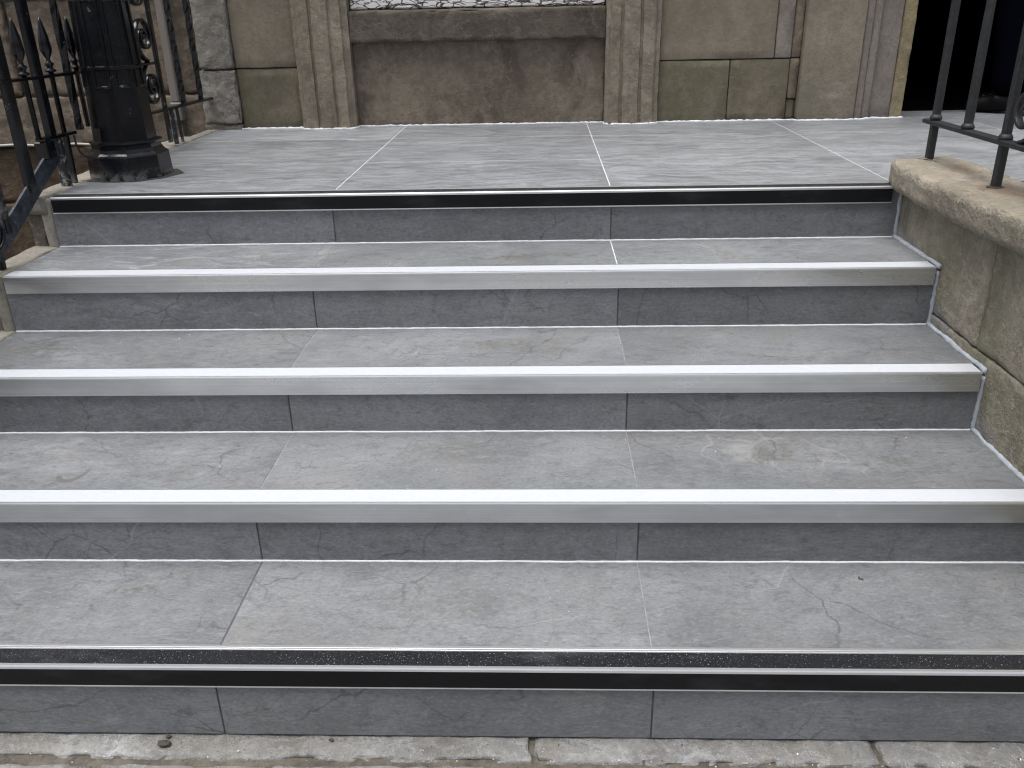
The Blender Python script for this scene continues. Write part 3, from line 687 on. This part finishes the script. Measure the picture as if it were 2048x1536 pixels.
# ================================================================== octagonal iron column
lc = thing('iron_column', 'black octagonal cast-iron column with recessed panels on the landing corner', 'column', (-.822, .402, 0))
CX, CY = -.822, .402; ROT = 0.
def octa(name, prof, m=P, parent=lc): return lathe(name, [(a/math.cos(math.pi/8), z) for a, z in prof], (CX, CY, 0), m, parent, 8, ph=math.pi/8+ROT, smooth=False)
octa('plinth', [(.131, .001), (.128, .080), (.124, .086)], 'paint')
octa('plinth_moulding', [(.124, .086), (.115, .093), (.109, .104), (.109, .116), (.114, .124), (.113, .130), (.098, .133)])
sh = octa('shaft', [(.098, .133), (.092, .30), (.084, .62), (.080, 1.3)])
octa('collar', [(.092, .366), (.0965, .369), (.0965, .378), (.0915, .381)])
octa('cap', [(.080, 1.3), (.12, 1.33), (.13, 1.37), (.12, 1.40), (.08, 1.42), (.06, 1.5), (.05, 2.4), (.09, 2.46), (.02, 2.6)])
for k in range(8):     # raised panel frames, one set on each facet
    a = math.pi/4*k+ROT; n = Vector((math.cos(a), math.sin(a), 0)); t = Vector((-n.y, n.x, 0))
    for z0, z1 in ((.312, .585), (.62, 1.25)):
        ap0 = .0915 if z1 < .6 else .0838; ap1 = .0848 if z1 < .6 else .0802; hw = .026
        c0 = Vector((CX, CY, 0))+n*ap0; c1 = Vector((CX, CY, 0))+n*ap1
        bar('panel_frame', c0+t*hw+Vector((0, 0, z0)), c1+t*hw+Vector((0, 0, z1)), .011, .011, P, sh)
        bar('panel_frame', c0-t*hw+Vector((0, 0, z0)), c1-t*hw+Vector((0, 0, z1)), .011, .011, P, sh)
        tube('panel_frame', [c0-t*(hw+.002)+Vector((0, 0, z0)), c0+t*(hw+.002)+Vector((0, 0, z0))], .0060, P, sh, 6)
        tube('panel_frame', [c1-t*(hw+.002)+Vector((0, 0, z1)), c1+t*(hw+.002)+Vector((0, 0, z1))], .0060, P, sh, 6)
# dark gap cut in the tiles around the plinth
prism_z('tile_cutout', [(-.955, .295), (-.86, .258), (-.752, .258), (-.680, .325), (-.640, .430), (-.70, .52), (-.94, .52)], .0006, .0018, 'gap', ld)

# ================================================================== pipes and cables at the left wall
cp = thing('conduit', 'stone-coloured vertical conduit with grey box on the wall behind left railing', 'pipe', (-1.14, 1.66, 0))
box('pipe', (-1.158, 1.655, .135), (-1.118, 1.70, 2.4), 'pipe', cp, .006)
box('junction_box', (-1.165, 1.645, .045), (-1.110, 1.70, .135), 'box', cp, .006)
tube('tail', [(-1.135, 1.665, .05), (-1.132, 1.66, -.02), (-1.125, 1.655, -.10), (-1.12, 1.66, -.4)], .011, 'box', cp, 8)
c1 = tube('wall_cable', [(-4.4, 1.678, -.062)]+[(-2.4+.1*i, 1.678+.003*math.sin(i*1.7), -.062+.0035*math.sin(i*2.1)) for i in range(10)]+[(-1.12, 1.68, -.066)], .0065, 'cable')
c1['label'] = 'thin pale cable running along the rubble wall in the light well'; c1['category'] = 'cable'
c2 = tube('loose_cable', [(LXR+.012, .285, .16), (LXR+.014, .283, .13), (LXR+.02, .288, .10), (LXR+.04, .30, .075), (LXR+.06, .315, .065), (LXR+.075, .33, .060)], .0035, 'cable_black')
c2['label'] = 'short black cable hanging from railing to column plinth'; c2['category'] = 'cable'

# ================================================================== person in the doorway (dark trousers, only the legs in view)
def skin_mesh(name, verts, edges, radii, m, parent=None, sub=2):
    me = bpy.data.meshes.new(name); me.from_pydata(verts, edges, []); o = bpy.data.objects.new(name, me); C.objects.link(o)
    sm = o.modifiers.new('skin', 'SKIN'); sm.use_smooth_shade = True
    for i, r_ in enumerate(radii): me.skin_vertices[0].data[i].radius = (r_, r_) if not isinstance(r_, tuple) else r_
    me.skin_vertices[0].data[0].use_root = True
    ss = o.modifiers.new('sub', 'SUBSURF'); ss.levels = ss.render_levels = sub
    dg = bpy.context.evaluated_depsgraph_get(); me2 = bpy.data.meshes.new_from_object(o.evaluated_get(dg)); bpy.data.objects.remove(o)
    me2.name = name; me2.materials.clear(); o2 = link(name, me2, m, parent, True)
    return o2
PX, PY = 3.02, 1.90
fd = Vector((-.80, .60, 0)).normalized(); sd_ = Vector((-fd.y, fd.x, 0))      # facing into the hall, to the left
def pp(f_, s_, z): return Vector((PX, PY, 0))+fd*f_+sd_*s_+Vector((0, 0, z))
bv = [pp(0, 0, .95), pp(0, 0, 1.12), pp(.01, 0, 1.30), pp(0, 0, 1.44), pp(.0, 0, 1.52), pp(.02, 0, 1.60), pp(.03, 0, 1.70), pp(.02, 0, 1.78),
      pp(0, .20, 1.42), pp(-.02, .25, 1.15), pp(.06, .25, .92), pp(.09, .24, .84), pp(0, -.20, 1.42), pp(-.02, -.25, 1.15), pp(.06, -.25, .92), pp(.09, -.24, .84),
      pp(0, .10, .86), pp(.01, .11, .50), pp(-.02, .11, .10), pp(.0, -.10, .86), pp(.03, -.12, .50), pp(.0, -.12, .10)]
be = [(0, 1), (1, 2), (2, 3), (3, 4), (4, 5), (5, 6), (6, 7), (3, 8), (8, 9), (9, 10), (10, 11), (3, 12), (12, 13), (13, 14), (14, 15), (0, 16), (16, 17), (17, 18), (0, 19), (19, 20), (20, 21)]
brd = [.145, .13, .15, .10, .052, .075, .088, .06, .06, .045, .035, .03, .06, .045, .035, .03, .085, .06, .04, .085, .06, .04]
body = skin_mesh('person', bv, be, brd, 'skin')
body['label'] = 'person in dark navy trousers and black shoes standing in the doorway'; body['category'] = 'person'
def part(name, idx, rad, m):
    mp = {q: i for i, q in enumerate(idx)}
    return skin_mesh(name, [bv[q] for q in idx], [(mp[a], mp[b]) for a, b in be if a in mp and b in mp], rad, m, body)
part('jacket', [1, 0, 2, 3, 8, 9, 10, 12, 13, 14], [.150, .165, .17, .105, .075, .062, .05, .075, .062, .05], 'jacket')
tv = [pp(0, 0, .97), pp(0, .10, .84), pp(.01, .11, .50), pp(-.02, .11, .22), pp(-.01, .11, .075), pp(0, -.10, .84), pp(.03, -.12, .50), pp(.0, -.12, .22), pp(.01, -.12, .075)]
skin_mesh('trousers', tv, [(0, 1), (1, 2), (2, 3), (3, 4), (0, 5), (5, 6), (6, 7), (7, 8)], [.155, .105, .085, .078, .080, .105, .085, .078, .080], 'trouser', body)
hv = [pp(.0, 0, 1.74), pp(.03, 0, 1.79), pp(-.04, 0, 1.70)]
skin_mesh('hair', hv, [(0, 1), (0, 2)], [.092, .06, .075], 'hair', body)
for s_, f0 in ((.11, -.02), (-.12, .0)):
    a = [pp(f0-.06, s_, .045), pp(f0-.0, s_, .050), pp(f0+.09, s_*1.05, .040), pp(f0+.17, s_*1.1, .032), pp(f0, s_, .10)]
    shoe = skin_mesh('shoe', a, [(1, 0), (1, 2), (2, 3), (1, 4)], [.042, .046, .042, .030, .045], 'shoe', body)
    for q in range(3):
        c = pp(f0+.055+.03*q, s_*1.03, .083-.008*q)
        tube('lace', [c-sd_*.028-Vector((0, 0, .008)), c+Vector((0, 0, .003)), c+sd_*.028-Vector((0, 0, .008))], .0035, 'lace', shoe, 6)
for s_ in (-1, 1):
    tube('ear', [pp(.02, .085*s_, 1.66), pp(.01, .095*s_, 1.69), pp(.02, .088*s_, 1.71)], .012, 'skin', body, 6)
    tube('eye', [pp(.105, .03*s_, 1.695), pp(.112, .03*s_, 1.695)], .009, 'hair', body, 6)
tube('nose', [pp(.10, 0, 1.70), pp(.128, 0, 1.665), pp(.105, 0, 1.655)], [.008, .014, .008], 'skin', body, 8)
tube('mouth', [pp(.10, -.022, 1.628), pp(.112, 0, 1.628), pp(.10, .022, 1.628)], .005, 'hair', body, 6)
for s_ in (-1, 1):      # hands: palm and five fingers
    hb = pp(.095, .24*s_, .83)
    hv = [hb, hb+Vector((0, 0, -.05))+fd*.01, hb+Vector((0, 0, -.085))+fd*.012]; he = [(0, 1), (1, 2)]; hr = [.026, .034, .030]
    skin_mesh('hand', hv, he, hr, 'skin', body)
    for q, ln in enumerate((.062, .075, .080, .070)):
        b0 = hv[2]+fd*(-.03+.02*q)
        tube('finger', [b0, b0+Vector((0, 0, -ln*.5))-sd_*.006*s_, b0+Vector((0, 0, -ln))-sd_*.022*s_], [.009, .0085, .006], 'skin', body, 7)
    b0 = hv[1]+fd*.03; tube('finger', [b0, b0+fd*.025+Vector((0, 0, -.03)), b0+fd*.028+Vector((0, 0, -.06))], [.011, .010, .007], 'skin', body, 7)

# ================================================================== grit and crumbs
def crumbs(name, label, spots, m):
    bm = bmesh.new()
    for x, y, z, s_ in spots:
        r_ = bmesh.ops.create_icosphere(bm, subdivisions=1, radius=s_)
        sc = Vector((random.uniform(.6, 1.9), random.uniform(.5, 1.1), random.uniform(.35, .7))); an = random.uniform(0, 3.1)
        for v in r_['verts']:
            q = Vector((v.co.x*sc.x, v.co.y*sc.y, v.co.z*sc.z))*random.uniform(.8, 1.2)
            v.co = Vector((x+q.x*math.cos(an)-q.y*math.sin(an), y+q.x*math.sin(an)+q.y*math.cos(an), z+q.z+s_*.3))
    o = from_bm(name, bm, m); o['kind'] = 'stuff'; o['label'] = label; o['category'] = 'grit'; return o
sp = []; dk = []
for i in range(110):
    x = random.uniform(-.6, 1.7); y = random.choice((random.uniform(-1.45, -1.40), random.gauss(-1.455, .006)))
    (sp if random.random() < .5 else dk).append((x, y, Z[0]+.001, random.choice((random.uniform(.0006, .0014), random.uniform(.0006, .0014), random.uniform(.001, .0026)))))
for k in (1, 2, 3, 4, 5):
    for i in range(9):
        (sp if random.random() < .65 else dk).append((random.uniform(-.8, 1.75), random.uniform(Y[k]+.08, (Y[k+1] if k < 5 else 1.6)-.01), Z[k], random.uniform(.0008, .0019)))
dk += [(1.40, -1.10, Z[1], .004), (1.405, -1.104, Z[1], .003), (-.12, -1.40, Z[0]+.002, .006), (-.12, -1.42, Z[0]+.003, .009), (.23, -1.405, Z[0]+.002, .005)]
crumbs('pale_grit', 'pale crumbs of mortar scattered on the steps and paving', sp, 'speck'); crumbs('dark_grit', 'dark crumbs of dirt scattered on the steps and paving', dk, 'twig')
